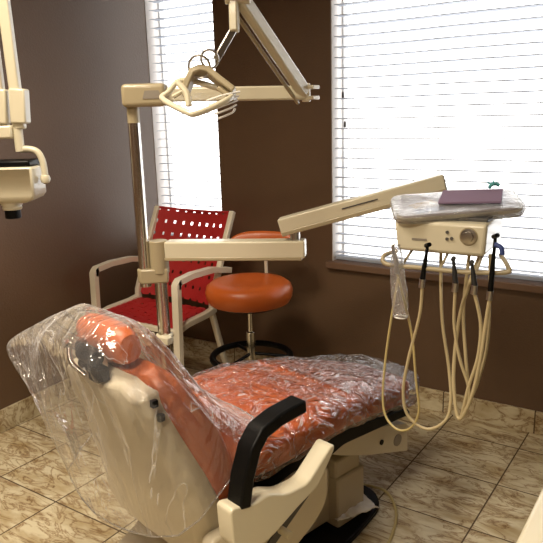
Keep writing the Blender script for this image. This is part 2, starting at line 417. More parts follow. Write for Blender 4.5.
# rear shell: a convex tapered panel with a rim
def shell_section(s, z, w_, d):
    pts = []
    prof = [(-1, .045), (-1.0, .0), (-.9, -.6), (-.55, -.93), (0, -1), (.55, -.93), (.9, -.6), (1.0, .0), (1, .045), (.93, .06), (0, .06), (-.93, .06)]
    for (a, b2) in prof:
        dd = b2*d if b2 < 0 else b2
        pts.append(Vector((a*w_, s+dd*.93, z+dd*.30)))
    return pts
SH = [(-.02, .235, .285, .04), (-.085, .25, .325, .055), (-.10, .245, .42, .06), (-.125, .232, .52, .06), (-.155, .216, .62, .055), (-.19, .202, .70, .05), (-.215, .185, .765, .04), (-.225, .12, .79, .03)]
mb = MB(); mb.ring_surface([shell_section(s-.01, z, w_, d) for (s, w_, z, d) in SH]); mb.build('backrest_shell', SHELLM, CH, bevel=.006, seg=3)
for (s, z) in ((-.215, .762), (-.200, .722)):
    mb = MB(); mb.box((.206, s, z), (.014, .016, .018)); mb.build('shell_slot', BLACK, CH, bevel=.002)
mb = MB(); mb.strip([(0, -.08, .30), (0, -.02, .315), (0, .08, .34)], .16, .03, (1, 0, 0)); mb.build('back_hinge_panel', GREYB, CH, bevel=.006)
# headrest with its black and chrome adjuster
mb = MB(); HR = []
for i in range(13):
    a = PI*i/12; HR.append((.112*math.sin(a)**.35 if 0 < i < 12 else .02, -.112*math.cos(a)))
rings = []
for (rr, x) in HR:
    k = min(1, rr/.112); ring = []
    for j in range(24):
        b2 = 2*PI*j/24; y_ = .042*k*math.copysign(abs(math.cos(b2))**.8, math.cos(b2)); z_ = .053*k*math.copysign(abs(math.sin(b2))**.8, math.sin(b2))
        y2 = y_*math.cos(-.25)-z_*math.sin(.25)*1.0; z2 = z_*math.cos(.25)+y_*math.sin(.25)
        ring.append(Vector((x-.003, -.205+y2, .868+z2)))
    rings.append(ring)
mb.ring_surface(rings); hp = mb.build('headrest_cushion', ORANGE, CH)
mb = MB(); mb.box((0, -.235, .80), (.06, .02, .14)); mb.build('headrest_bracket', STEEL, CH, bevel=.004)
mb = MB(); mb.cyl((-.02, -.268, .845), (.055, -.268, .845), .020); mb.cyl((-.02, -.268, .82), (.04, -.268, .82), .016); mb.box((.045, -.262, .805), (.045, .035, .035)); mb.build('headrest_hinge', BLACK, CH, bevel=.004)
mb = MB(); mb.cyl((-.075, -.268, .862), (-.02, -.268, .862), .018); mb.cyl((-.06, -.295, .862), (-.06, -.245, .862), .011); mb.tube([(-.06, -.28, .86), (-.04, -.29, .82), (.0, -.275, .79)], .007, smooth_steps=5); mb.build('headrest_lever', CHROME, CH)
# armrest on the near side
for sx in (1,):
    mb = MB()
    path = [(sx*.335, -.085, .50), (sx*.335, -.070, .57), (sx*.335, -.045, .635), (sx*.335, -.015, .668), (sx*.335, .04, .683), (sx*.335, .125, .690)]
    P2 = []
    for a, b2 in zip(path, path[1:]):
        for k in range(4): P2.append(tuple(Vector(a).lerp(Vector(b2), k/4)))
    P2.append(path[-1]); mb.strip(P2, .027, .034, (1, 0, 0)); mb.build('armrest', BLACK, CH, bevel=.011, seg=3)
    poly = rnd([(-.125, .415), (-.13, .52), (-.055, .50), (-.01, .505), (.05, .478), (.125, .475), (.214, .545), (.228, .545), (.228, .532), (.165, .45), (.09, .425), (.0, .385), (-.06, .375)], .018)
    mb = MB(); mb.prism(poly, lambda p: Vector((sx*.305, p[0], p[1])), lambda p: Vector((sx*.360, p[0], p[1]))); mb.build('armrest_bracket', BEIGE, CH, bevel=.008, seg=3)
    poly = rnd([(-.12, .24), (-.14, .40), (.0, .40), (.17, .44), (.285, .44), (.285, .33), (.24, .28), (.10, .21), (-.05, .17)], .03)
    mb = MB(); mb.prism(poly, lambda p: Vector((sx*.245, p[0], p[1])), lambda p: Vector((sx*.285, p[0], p[1]))); sp = mb.build('side_cover', GREYB if sx < 0 else SHELLM, CH, bevel=.008, seg=3)
    rot = Matrix.Rotation(math.radians(33), 3, 'X')
    mb = MB(); mb.box((sx*.286, .115, .335), (.006, .27, .028), rot); sl = mb.build('track_slot', DGREY, sp, bevel=.002)
    mb = MB(); mb.cyl((sx*.285, .09, .325), (sx*.325, .09, .325), .011); mb.build('track_knob', BEIGE, sl, bevel=.002)
    mb = MB(); mb.cyl((sx*.285, .02, .275), (sx*.292, .02, .275), .010); mb.build('track_screw', DGREY, sl)
    for k in range(4):
        mb = MB(); mb.box((sx*.29, .175+.017*k, .378+.011*k), (.006, .010, .016), rot); mb.build('track_mark', DGREY, sl)
# under-seat chassis, lift, base
mb = MB(); mb.prism(rnd([(-.06, .33), (-.06, .46), (.3, .47), (.78, .41), (.80, .38), (.45, .40), (.3, .36)], .02), lambda p: Vector((-.20, p[0], p[1])), lambda p: Vector((.20, p[0], p[1]))); mb.build('seat_frame', BLACK, CH, bevel=.006)
poly = rnd([(.40, .37), (.40, .44), (.50, .415), (.84, .315), (.85, .205), (.62, .278), (.50, .325)], .008)
mb = MB(); mb.prism(poly, lambda p: Vector((-.12, p[0], p[1])), lambda p: Vector((.155, p[0], p[1]))); la = mb.build('leg_support', SHELLM, CH, bevel=.006)
mb = MB(); mb.cyl((.154, .695, .298), (.158, .695, .298), .0095); mb.build('support_hole', BLACK, la)
mb = MB(); mb.cyl((.154, .785, .272), (.158, .785, .272), .0215, n=32); mb.build('support_cap', MGREY, la)
mb = MB(); mb.prism(rnd([(-.28, .05), (-.28, .13), (-.10, .22), (.08, .40), (.42, .40), (.50, .27), (.55, .21), (.585, .21), (.60, .03), (-.2, .03)], .015), lambda p: Vector((-.15, p[0], p[1])), lambda p: Vector((.065, p[0], p[1]))); mb.build('base_housing', GREYB, CH, bevel=.012, seg=3)
mb = MB(); mb.box((.01, .592, .155), (.17, .125, .225)); mb.box((.012, .597, .11), (.186, .140, .19)); mb.build('base_step', GREYB, CH, bevel=.008, seg=2)
mb = MB(); mb.prism(rnd([(-.26, -.40), (.17, -.40), (.20, .35), (.16, .58), (.12, .74), (.05, .80), (-.15, .80), (-.26, .6)], .05), lambda p: Vector((p[0], p[1], 0.0)), lambda p: Vector((p[0], p[1], .024))); mb.build('base_plate', BLACK, CH, bevel=.006)

# ------------------------------------------------------------------ plastic covers on the dental chair
# cover over seat and legs
cv = thing('seat_cover', (1.47, -1.58, .575), math.radians(77-90), 'clear crinkled plastic sheet wrapped over the orange seat and foot end of the dental chair', 'plastic cover')
cr = smooth_table([(s, z, w_, th) for (s, z, w_, th) in SEAT], 90)
rings = []
for ri, (s, z, w_, th) in enumerate(cr):
    if s < .03: continue
    ring = []
    n = 80
    for i in range(n+1):
        a = PI*(-.30+1.6*i/n) if s < .50 else PI*(-.5+2.0*i/n)
        ca, sa = math.cos(a), math.sin(a)
        toe = max(0, (s-.70)/.24)
        g_ = .006+.020*toe
        x = (w_+g_)*math.copysign(abs(ca)**.45, ca); zz = (th/2+g_)*math.copysign(abs(sa)**.62, sa)
        if sa > 0: zz -= .012*max(0, 1-(x/w_)**2)*(1 if s < .45 else .2)
        p = Vector((x, s+toe*.03, z-th/2+zz))
        q = p*9; nn = noise.noise(Vector((q.x*1.3+q.z, q.y*.9, q.z*1.3)))
        n2 = abs(noise.noise(Vector((p.x*17+p.y*9, p.y*15-p.x*6, p.z*16+3)))); n3 = abs(noise.noise(p*38+Vector((5, 1, 2))))
        amp = (.004+.012*toe)
        off = amp*nn+.011*(.45-n2)*(1+toe)+.004*(.4-n3)
        dirv = Vector((ca, 0, sa)); p += dirv*max(off, -.003)
        ring.append(p-Vector((0, 0, .575)))
    rings.append(ring)
mb = MB(); mb.ring_surface(rings, closed=False, cap=False); mb.build('plastic_sheet', FILM2, cv)
# gathered end of the cover at the toes
mb = MB(); rr = []
for k, (s, g_) in enumerate(((.925, .97), (.945, .8), (.955, .5), (.96, .15))):
    ring = []
    for i in range(48):
        a = 2*PI*i/48; ca, sa = math.cos(a), math.sin(a)
        x = .150*g_*math.copysign(abs(ca)**.5, ca); zz = .046*g_*math.copysign(abs(sa)**.7, sa)
        p = Vector((x, s, .437+zz)); p += Vector((ca, .6, sa))*.012*noise.noise(p*26)
        ring.append(p-Vector((0, 0, .575)))
    rr.append(ring)
mb.ring_surface(rr); mb.build('gathered_end', FILM2, cv)

# bag over headrest and backrest (local chair coordinates)
bagt = thing('backrest_cover', (1.47, -1.58, .60), math.radians(77-90), 'large clear plastic bag draped from the headrest over the beige backrest shell', 'plastic cover')
# columns: near-front, front, far-front, far, tip, back-far, back, back-near, near
ROWS = [
 [(.09, -.195, .930), (.0, -.19, .930), (-.09, -.195, .934), (-.108, -.205, .936), (-.115, -.22, .936), (-.10, -.24, .934), (.0, -.25, .930), (.09, -.24, .926), (.108, -.21, .926)],
 [(.12, -.16, .890), (.0, -.135, .895), (-.12, -.15, .895), (-.18, -.20, .885), (-.28, -.25, .865), (-.15, -.29, .87), (.0, -.315, .87), (.12, -.295, .86), (.135, -.20, .875)],
 [(.16, -.115, .810), (.0, -.07, .81), (-.16, -.10, .80), (-.27, -.17, .785), (-.53, -.258, .735), (-.24, -.295, .765), (.0, -.305, .78), (.17, -.285, .78), (.19, -.17, .79)],
 [(.205, -.06, .71), (.0, .0, .70), (-.22, -.03, .69), (-.30, -.14, .68), (-.40, -.25, .645), (-.25, -.28, .64), (.0, -.28, .64), (.19, -.26, .66), (.235, -.13, .69)],
 [(.235, .02, .63), (.0, .08, .625), (-.25, .04, .61), (-.31, -.10, .58), (-.31, -.235, .54), (-.25, -.26, .51), (.0, -.265, .50), (.225, -.235, .54), (.262, -.09, .60)],
 [(.26, .07, .605), (.0, .12, .598), (-.26, .10, .595), (-.30, -.08, .50), (-.28, -.20, .42), (-.24, -.225, .36), (.0, -.235, .36), (.24, -.205, .44), (.28, -.06, .54)],
]
def crom(p0, p1, p2, p3, t): return .5*((2*p1)+(p2-p0)*t+(2*p0-5*p1+4*p2-p3)*t*t+(3*p1-p0-3*p2+p3)*t**3)
R_ = [[Vector(p) for p in r] for r in ROWS]
def colspl(r, k):
    out = []; n = len(r)
    for i in range(n):
        for q in range(k): out.append(crom(r[i-1], r[i], r[(i+1) % n], r[(i+2) % n], q/k))
    return out
K = 9; cols = [colspl(r, K) for r in R_]
G = []
for i in range(len(cols)-1):
    for q in range(10):
        t = q/10
        G.append([crom(cols[max(i-1, 0)][j], cols[i][j], cols[i+1][j], cols[min(i+2, len(cols)-1)][j], t) for j in range(len(cols[0]))])
G.append(cols[-1])
nn_ = len(G[0]); G2 = []
for i, r in enumerate(G):
    ring = []
    f = i/len(G)
    for j, p in enumerate(r):
        c = Vector((0, -.17, p.z)); d = (p-c).normalized()
        th_ = 2*PI*j/nn_
        w1 = noise.noise(Vector((math.cos(th_)*3.2, math.sin(th_)*3.2, p.z*1.6)))*.020*min(1, f*4+.15)
        w2 = (.5-abs(noise.noise(Vector((math.cos(th_)*7+3, math.sin(th_)*7, p.z*5)))))*.018*min(1, f*4+.35)
        ring.append(p+d*(w1+w2)-Vector((0, 0, .60)))
    G2.append(ring)
mb = MB(); mb.ring_surface(G2, closed=True, cap=False); mb.bm.faces.new([v for v in mb.bm.verts][:nn_])
bg_ = mb.build('plastic_bag', FILM, bagt)
mb = MB(); mb.tube(G2[-1][::3], .0022, 6, closed=True); mb.build('bag_hem', FILM3, bg_)

# paper towel on the base plate and thin tube
tw = thing('paper_towel', (1.69, -1.0, .024), math.radians(62), 'crumpled white paper towel lying on the black base plate of the dental chair', 'towel')
mb = MB(); rings = []
for i in range(22):
    ring = []
    for j in range(16):
        x = (i/21-.5)*.17; y = (j/15-.5)*.11
        z = .022+.026*math.cos(x*14)*math.cos(y*17)+.014*noise.noise(Vector((x*22, y*28, 1)))+.008*noise.noise(Vector((x*60, y*60, 4)))
        ring.append(Vector((x*(1+.15*noise.noise(Vector((y*20, 3, 1)))), y*(1+.2*noise.noise(Vector((x*20, 7, 2)))), max(.003, z))))
    rings.append(ring)
mb.ring_surface(rings, closed=False, cap=False); mb.build('crumpled_sheet', WHITEP, tw, solid=.004)
mb = MB(); mb.tube([(1.62, -.80, .02), (1.72, -.78, .012), (1.80, -.86, .008), (1.845, -.98, .007), (1.86, -1.12, .007), (1.82, -1.3, .007), (1.70, -1.5, .007), (1.66, -1.9, .007), (1.75, -2.3, .007)], .0055, 8, smooth_steps=8)
tag(mb.build('suction_hose', HOSEY), 'thin yellowish hose curving over the floor tiles beside the base of the dental chair', 'hose')

# ------------------------------------------------------------------ delivery post, light post
PX, PY = 1.032, -1.178
post = thing('instrument_post', (PX, PY, 0), 0, 'chrome post standing beyond the dental chair with a cream swing arm carrying the instrument unit', 'post')
mb = MB(); mb.lathe([(.11, 0), (.11, .012), (.05, .02), (.04, .05)], (PX, PY, 0)); mb.build('post_foot', BLACK, post, world=True)
mb = MB(); mb.cyl((PX, PY, .02), (PX, PY, .88), .0225, n=32); mb.build('pole', CHROME, post, world=True)
mb = MB(); mb.cyl((PX, PY, .605), (PX, PY, .635), .031, n=32); mb.box((PX+.02, PY-.02, .62), (.05, .03, .026)); mb.build('clamp_ring', BEIGE, post, world=True, bevel=.003)
u1 = Vector((1.47-PX, -.975-PY, 0)); L1 = u1.length; u1.normalize(); v1 = Vector((-u1.y, u1.x, 0))
def armbox(mb, a, b2, w_, h, ins=.0):
    a = Vector(a); b2 = Vector(b2); d = (b2-a); L = d.length; d.normalize(); sd = d.cross(Vector((0, 0, 1))).normalized(); up = sd.cross(d)
    Mx = Matrix((sd, d, up)).transposed().to_4x4(); Mx.translation = (a+b2)/2
    mb.box((0, 0, 0), (w_, L, h), M=Mx); return Mx
mb = MB(); mb.cyl((PX, PY, .862), (PX, PY, .978), .033, n=32); mb.build('pivot_collar', BEIGE2, post, world=True, bevel=.003)
mb = MB(); A0 = Vector((PX, PY, .947))-u1*.0+u1*.03; A1 = Vector((PX, PY, .952))+u1*(L1+.035)
armbox(mb, A0, A1, .062, .060); a1 = mb.build('lower_arm', BEIGE, post, world=True, bevel=.006, seg=3)
mb = MB(); armbox(mb, A0+Vector((0, 0, -.030)), A1+Vector((0, 0, -.030))-u1*.01, .066, .012); mb.build('arm_trim', BEIGE2, a1, world=True, bevel=.002)
E2 = Vector((PX, PY, .98))+u1*(L1-.0)
mb = MB(); mb.cyl(E2, E2+Vector((0, 0, .028)), .017); mb.build('elbow_pin', STEEL, post, world=True)
B0 = Vector((1.425, -.995, 1.026)); B1 = Vector((1.905, -.76, 1.168))
mb = MB(); Mx = armbox(mb, B0, B1, .060, .056); a2 = mb.build('upper_arm', BEIGE, post, world=True, bevel=.005, seg=3)
mb = MB(); mb.box((0, 0, -.024), (.064, (B1-B0).length-.004, .014), M=Mx); mb.build('arm_trim', BEIGE2, a2, world=True, bevel=.002)
mb = MB(); mb.box((.031, .0, .007), (.002, .12, .004), M=Mx); mb.build('printed_strip', DGREY, a2, world=True)
mb = MB(); mb.box((0, (B1-B0).length/2, 0), (.052, .004, .046), M=Mx); mb.build('arm_end_cap', DGREY, a2, world=True)
mb = MB(); q = B1-(B1-B0).normalized()*.06; mb.cyl((q.x, q.y, 1.05), (q.x, q.y, q.z-.02), .016); mb.build('head_pin', BLACK, post, world=True)

# assistant's holder on the post, reaching left
hd = thing('instrument_holder', (PX, PY, .60), 0, 'cream holder bar with small pegs clamped to the chrome post behind the headrest', 'holder')
ha = Vector((.842, -1.336, .640)); hb = Vector((1.018, -1.218, .622))
mb = MB(); Mh = armbox(mb, ha, hb, .055, .042); mb.build('holder_bar', BEIGE, hd, world=True, bevel=.007)
hl = (hb-ha).length
for k in range(5):
    mb = MB(); y_ = -hl/2+.022+k*.034; p = Mh @ Vector((0, y_, .02))
    mb.lathe([(.006, 0), (.006, .026), (.009, .028), (.009, .038), (.004, .042)], p, 14); mb.build('holder_peg', CREAMF, hd, world=True)
mb = MB(); mb.box((.0, hl/2-.05, .028), (.045, .055, .018), M=Mh); mb.build('holder_switch', CREAMF, hd, world=True, bevel=.004)

# light post with overhead lamp
lx, ly = .990, -1.210
lt = thing('dental_light', (lx, ly, .82), 0, 'cream overhead dental examination light with folding arms on a chrome post', 'lamp')
mb = MB(); mb.cyl((lx, ly, .815), (lx, ly, 1.40), .0205, n=32); mb.build('pole', CHROME, lt, world=True)
mb = MB(); Mb = armbox(mb, (lx-.012, ly-.012, .855), (PX+.02, PY+.02, .855), .062, .05); mb.cyl((lx, ly, .83), (lx, ly, .88), .027); mb.build('pole_bracket', BEIGE2, lt, world=True, bevel=.005)
mb = MB(); mb.cyl((lx, ly, 1.38), (lx, ly, 1.44), .021, n=28); mb.build('pole_neck', BEIGE2, lt, world=True)
e1 = Vector((1.470, -.888, 1.462)); h0 = Vector((lx, ly, 1.468)); du = (e1-h0); du.z = 0; du.normalize()
mb = MB(); c0 = h0-du*.028; c1 = h0+du*.118; Mb = armbox(mb, c0, c1, .09, .074); hz = mb.build('pivot_housing', BEIGE2, lt, world=True, bevel=.014, seg=4)
mb = MB(); mb.prism([(-.002, -.012), (.062, -.012), (.052, .014), (.006, .014)], lambda p: Mb @ Vector((.0455, p[0], p[1])), lambda p: Mb @ Vector((.047, p[0], p[1]))); mb.build('housing_badge', MGREY, hz, world=True)
mb = MB(); armbox(mb, h0+du*.11, e1, .036, .046); mb.build('lower_arm', BEIGE, lt, world=True, bevel=.006)
# elbow bracket
mb = MB()
for zz in (-.017, .017): mb.box((e1.x+du.x*.02, e1.y+du.y*.02, e1.z+zz), (.034, .044, .012))
mb.cyl(e1+Vector((0, 0, -.03)), e1+Vector((0, 0, .03)), .014); mb.build('elbow_bracket', CREAMF, lt, world=True, bevel=.003)
e2 = Vector((1.442, -1.212, 1.735))
e1b = e1-du*.005
mb = MB(); Ma = armbox(mb, e1b, e2, .034, .042); ua = mb.build('upper_arm', BEIGE, lt, world=True, bevel=.006)
mb = MB(); off = Vector((-.02, -.01, -.034)); armbox(mb, e1b+off, e2+off, .010, .010); mb.build('spring_rod', BEIGE2, ua, world=True, bevel=.002)
mb = MB(); mb.cyl(e2+Vector((-.03, -.02, -.0)), e2+Vector((.03, .02, 0)), .03); mb.build('shoulder_joint', BEIGE, lt, world=True, bevel=.003)
# drop yoke
y0 = Vector((1.432, -1.216, 1.74)); y1 = Vector((1.437, -1.226, 1.628)); y2 = Vector((1.400, -1.270, 1.553))
mb = MB(); armbox(mb, y0, y1, .026, .036); mb.build('drop_arm', BEIGE, lt, world=True, bevel=.006)
mb = MB(); armbox(mb, y1+Vector((0, 0, .012)), y2, .014, .022); mb.build('drop_link', STEEL, lt, world=True, bevel=.004)
# lamp head: frame loop, reflector bridge, handles
hc = Vector((1.375, -1.315, 1.455)); cr_ = rt; vdir = (CAM-hc); vdir.z = 0; vdir.normalize()
def hp_(a, b2, z): return hc+Vector((.83, .56, 0))*a+Vector((.56, -.83, 0))*b2+Vector((0, 0, z))
mb = MB(); mb.tube([hp_(-.108, .02, -.008), (hp_(-.035, .10, -.045)), hp_(.0, .11, -.050), hp_(.085, .06, -.012), hp_(.07, -.02, .01), hp_(-.05, -.03, .045), hp_(-.095, .0, .01)], .0085, 10, closed=True, smooth_steps=6); mb.build('handle_loop', BEIGE, lt, world=True)
mb = MB(); mb.strip([hp_(-.050, -.01, .002), hp_(-.036, -.01, .034), hp_(-.022, -.01, .060), hp_(.0, -.01, .068), hp_(.022, -.01, .064), hp_(.058, .0, .034), hp_(.096, .01, .004)], .028, .019, (.56, -.83, .35)); mb.build('lamp_body', BEIGE2, lt, world=True, bevel=.004)
mb = MB(); Mr = Matrix.Translation(hp_(-.015, .03, -.008)) @ Matrix.Rotation(.25, 4, 'X')
mb.prism(rnd([(-.065, -.035), (.06, -.035), (.055, .03), (-.05, .03)], .02), lambda p: Mr @ Vector((p[0], p[1], 0)), lambda p: Mr @ Vector((p[0], p[1], .008))); mb.build('lens_shield', GLASS, lt, world=True)
mb = MB()
mb.tube([hp_(-.075, .03, -.002), hp_(-.045, .045, .012), hp_(-.03, .05, -.02)], .007, 8); mb.tube([hp_(-.06, .035, .035), hp_(-.035, .05, .005), hp_(-.03, .06, -.03)], .009, 8, smooth_steps=4); mb.build('bulb_holder', BEIGE, lt, world=True)
for (a, z, rr) in ((.0, .078, .030), (.03, .098, .024)):
    mb = MB(); pts = [hp_(a+rr*math.cos(q), .01+.012*math.sin(q), z+rr*math.sin(q)) for q in [2*PI*i/20 for i in range(20)]]
    mb.tube(pts, .0035, 8, closed=True); mb.build('yoke_ring', STEEL, lt, world=True)
for k in range(5):
    mb = MB(); zo = -.012*k+.012; mb.tube([hp_(.02+.008*k, .075, zo-.030), hp_(.065+.006*k, .06, zo-.016), hp_(.112-.004*k, .03, zo-.006)], .0042, 8, smooth_steps=4, flat=.7); mb.build('cooling_fin', WHITEP, lt, world=True)
mb = MB(); armbox(mb, hp_(.055, .02, .018), hp_(.098, .03, -.014), .045, .012); mb.build('side_shade', BEIGE2, lt, world=True, bevel=.003)

# ------------------------------------------------------------------ instrument unit
UH = thing('instrument_unit', (2.045, -1.05, 1.02), math.radians(3), 'cream bracket-mounted instrument unit with round dial in front of the wide window', 'dental unit')
mb = MB(); mb.prism([(-.128, .0), (.100, .0), (.104, .085), (-.138, .085)], lambda p: Vector((p[0]*1.04, -.10, p[1])), lambda p: Vector((p[0], .11, p[1]*1.02))); 
ub = mb.build('unit_body', BEIGE, UH, bevel=.010, seg=3)
mb = MB(); mb.box((.02, .0, .089), (.16, .12, .012)); mb.box((-.085, .055, .088), (.06, .07, .012)); mb.build('tray_mount', DGREY, UH, bevel=.003)
mb = MB(); mb.lathe([(.021, 0), (.021, .004), (.014, .005), (.013, .010), (.004, .011)], M=Matrix.Translation((.062, -.1005, .052)) @ Matrix.Rotation(PI/2, 4, 'X'), n=28); mb.build('dial', STEEL, ub)
mb = MB(); mb.lathe([(.024, 0), (.024, .0015)], M=Matrix.Translation((.062, -.1002, .052)) @ Matrix.Rotation(PI/2, 4, 'X'), n=28); mb.build('dial_ring', BEIGE2, ub)
for (x, z) in ((.006, .060), (.006, .042), (.018, .044)):
    mb = MB(); mb.cyl((x, -.098, z), (x, -.104, z), .0042, n=14); mb.build('button', DGREY, ub)
mb = MB(); mb.box((-.07, -.1008, .035), (.042, .002, .006)); mb.build('name_strip', MGREY, ub)
# holder rail loop
mb = MB(); zz = -.034
loop = [(-.15, -.06, -.012), (-.163, -.12, -.014), (-.150, -.135, zz), (-.06, -.14, zz), (.06, -.14, zz), (.165, -.135, zz+.008), (.170, -.125, zz+.02), (.135, -.05, .0)]
mb.tube(loop, .0062, 10, smooth_steps=5); mb.build('holder_rail', BEIGE2, UH)
for x in (-.10, .0, .09):
    mb = MB(); mb.cyl((x, -.05, .004), (x*1.05, -.138, zz), .004, n=8); mb.build('rail_strut', BEIGE2, UH)

# handpieces, each with its own hose
def hand(x, z0, z1, path, label, mat=HOSE, tipmat=BLACK, r=.0058, lean=0, lean_y=0, extra=None):
    t = thing('dental_handpiece', (x, -1.178, z0), 0, label, 'handpiece', 'handpieces hanging from the instrument unit')
    a = Vector((x, -1.195, z0)); b2 = Vector((x+lean, -1.195+lean_y, z1))
    mb = MB(); mb.tube([a, a.lerp(b2, .35), a.lerp(b2, .7), b2], [.0075, .0068, .0048, .0040], 12); mb.build('handpiece_body', tipmat, t, world=True)
    mb = MB(); hdv = Vector((lean*.2+.006, -.010, .004)); mb.cyl(b2-hdv, b2+hdv, .006, n=12); mb.build('handpiece_head', tipmat if tipmat != HOSE else STEEL, t, world=True)
    mb = MB(); mb.tube([(x-.002, -1.195, z0-.022), (x, -1.195, z0+.002)], .0082, 12); mb.build('coupling', STEEL if extra is None else extra, t, world=True)
    mb = MB(); P = [Vector((x, -1.195, z0-.018))]+[Vector((px_, -1.185+.0, pz_)) for (px_, pz_) in path]
    for i, p in enumerate(P):
        f = i/(len(P)-1); P[i] = Vector((p.x, p.y+.09*f*f*(1 if True else 0), p.z))
    mb.tube(P, r, 10, smooth_steps=8); mb.build('hose', mat, t, world=True)
hand(1.935, .985, 1.045, [(1.975, .80), (1.99, .66), (1.998, .559), (1.966, .494), (1.915, .480), (1.872, .53), (1.870, .69), (1.90, .955)], 'handpiece in a clear sleeve, leftmost on the rail of the instrument unit', HOSEY, STEEL, 0.0036, lean=-.015)
hand(2.008, .955, 1.050, [(1.998, .85), (1.968, .72), (1.952, .615), (1.965, .54), (2.02, .508), (2.069, .542), (2.079, .60), (2.066, .69), (2.036, .83), (2.02, 1.02)], 'black handpiece hanging second from the left, with a long beige hose looping lowest', HOSE, BLACK, 0.0046, lean=.012)
hand(2.098, .955, 1.020, [(2.095, .84), (2.112, .747), (2.137, .67), (2.136, .61), (2.118, .565), (2.132, .61), (2.152, .68), (2.166, .80), (2.155, 1.02)], 'dark handpiece hanging below the buttons, third from the left', HOSE, BLACKR, 0.0044, lean=-.008)
hand(2.148, .955, 1.015, [(2.165, .85), (2.160, .756), (2.138, .67), (2.124, .60), (2.116, .567), (2.130, .62), (2.112, .74), (2.096, .86), (2.10, 1.02)], 'dark handpiece hanging below the dial, fourth from the left', HOSE, BLACKR, 0.0048, lean=-.010)
hand(2.188, .945, 1.088, [(2.178, .86), (2.166, .749), (2.146, .64), (2.114, .563), (2.095, .60), (2.082, .70), (2.09, .86), (2.13, 1.02)], 'tall black air syringe at the right end of the rail with a blue tip', HOSE, BLACK, 0.0054, lean=.006)
mb = MB(); mb.tube([(2.196, -1.20, 1.068), (2.212, -1.205, 1.062), (2.217, -1.21, 1.045)], .0065, 8, smooth_steps=4); mb.build('syringe_button', BLUE, bpy.data.objects['dental_handpiece.004'], world=True)
# clear sleeve over the left handpiece
st = thing('clear_sleeve', (1.945, -1.19, .86), 0, 'clear plastic barrier sleeve hanging over the leftmost handpiece', 'sleeve')
mb = MB(); rings = []
for i in range(15):
    f = i/14; z = 1.045-f*.205; r0 = (.010+.010*math.sin(min(1, f*1.6)*PI/2)); ring = []
    for j in range(20):
        a = 2*PI*j/20; k = 1+.22*noise.noise(Vector((math.cos(a)*2, math.sin(a)*2, z*30)))
        ring.append(Vector((1.932+f*.016+r0*k*math.cos(a)*1.15, -1.197+r0*.7*k*math.sin(a), z)))
    rings.append(ring)
mb.ring_surface(rings, cap=False); mb.build('sleeve_film', FILM3, st, world=True)
mb = MB(); mb.tube([(1.948+.017*math.cos(a), -1.197+.014*math.sin(a), .842) for a in [2*PI*i/16 for i in range(16)]], .0022, 6, closed=True); mb.build('sleeve_rim', FRAMEM, st, world=True)

# tray wrapped in plastic with things on it
TR = thing('instrument_tray', (2.03, -1.02, 1.128), math.radians(27), 'grey instrument tray wrapped in clear plastic resting on the instrument unit', 'tray')
tilt = Matrix.Rotation(math.radians(-4), 4, 'Y') @ Matrix.Rotation(math.radians(8), 4, 'X')
RECT = rnd([(-.165, -.105), (.165, -.105), (.165, .105), (-.165, .105)], .04, 6)
mb = MB(); rings = []
for (k, z) in ((.90, -.004), (1.0, .002), (1.03, .011), (1.0, .011), (.97, .004), (.3, .003)):
    rings.append([tilt @ Vector((p[0]*k, p[1]*k, z)) for p in RECT])
mb.ring_surface(rings); mb.build('tray_pan', BEIGE, TR)
mb = MB(); mb.prism([(p[0]*.95, p[1]*.95) for p in RECT], lambda p: tilt @ Vector((p[0], p[1], .006)), lambda p: tilt @ Vector((p[0], p[1], .012))); mb.build('tray_liner', TRAYM, TR)
mb = MB(); rings = []
for (k, z) in ((.75, -.010), (1.02, -.007), (1.06, .006), (1.04, .017), (.9, .021), (.6, .020), (.25, .019), (.02, .019)):
    rings.append([tilt @ (Vector((p[0]*k, p[1]*k, z)) + Vector((0, 0, 1))*.006*noise.noise(Vector((p[0]*k*22, p[1]*k*26, z*40)))) for p in rnd([(-.165, -.105), (.165, -.105), (.165, .105), (-.165, .105)], .04, 10)])
mb.ring_surface(rings); mb.build('tray_wrap', FILM3, TR)
def on_tray(name, mat, x, y, sx, sy, h, z, rz, label, cat, bev=.001):
    Mt = TR.matrix_basis @ tilt @ Matrix.Translation((x, y, z)) @ Matrix.Rotation(rz, 4, 'Z')
    mb = MB(); mb.box((0, 0, h/2), (sx, sy, h), M=Mt); o = mb.build(name, mat, bevel=bev); return tag(o, label, cat)
on_tray('folded_bib', PURPLE, .045, .005, .165, .125, .006, .023, math.radians(-14), 'folded mauve paper bib lying on top of the wrapped tray', 'bib')
on_tray('instrument_pouch', YELLOW, -.085, .005, .075, .035, .004, .0125, .5, 'small yellow instrument pouch under the plastic at the left of the tray', 'pouch')
on_tray('instrument_pouch', NAVY, -.075, -.055, .080, .022, .004, .0125, .2, 'grey-blue instrument pouch under the plastic at the front left of the tray', 'pouch')
mb = MB(); Mt = TR.matrix_basis @ tilt
for i in range(10):
    a = 2*PI*i/10; mb.cyl(Mt @ Vector((.118+.0*i, .075, .034)), Mt @ Vector((.118+.016*math.cos(a), .075+.016*math.sin(a), .036+.004*(i % 3))), .0022, n=6)
mb.tube([Mt @ Vector((.105, .06, .032)), Mt @ Vector((.12, .075, .040)), Mt @ Vector((.135, .07, .032))], .005, 8, smooth_steps=3)
tag(mb.build('hair_clip', TEAL), 'small spiky teal plastic clip at the back right corner of the mauve bib', 'clip')

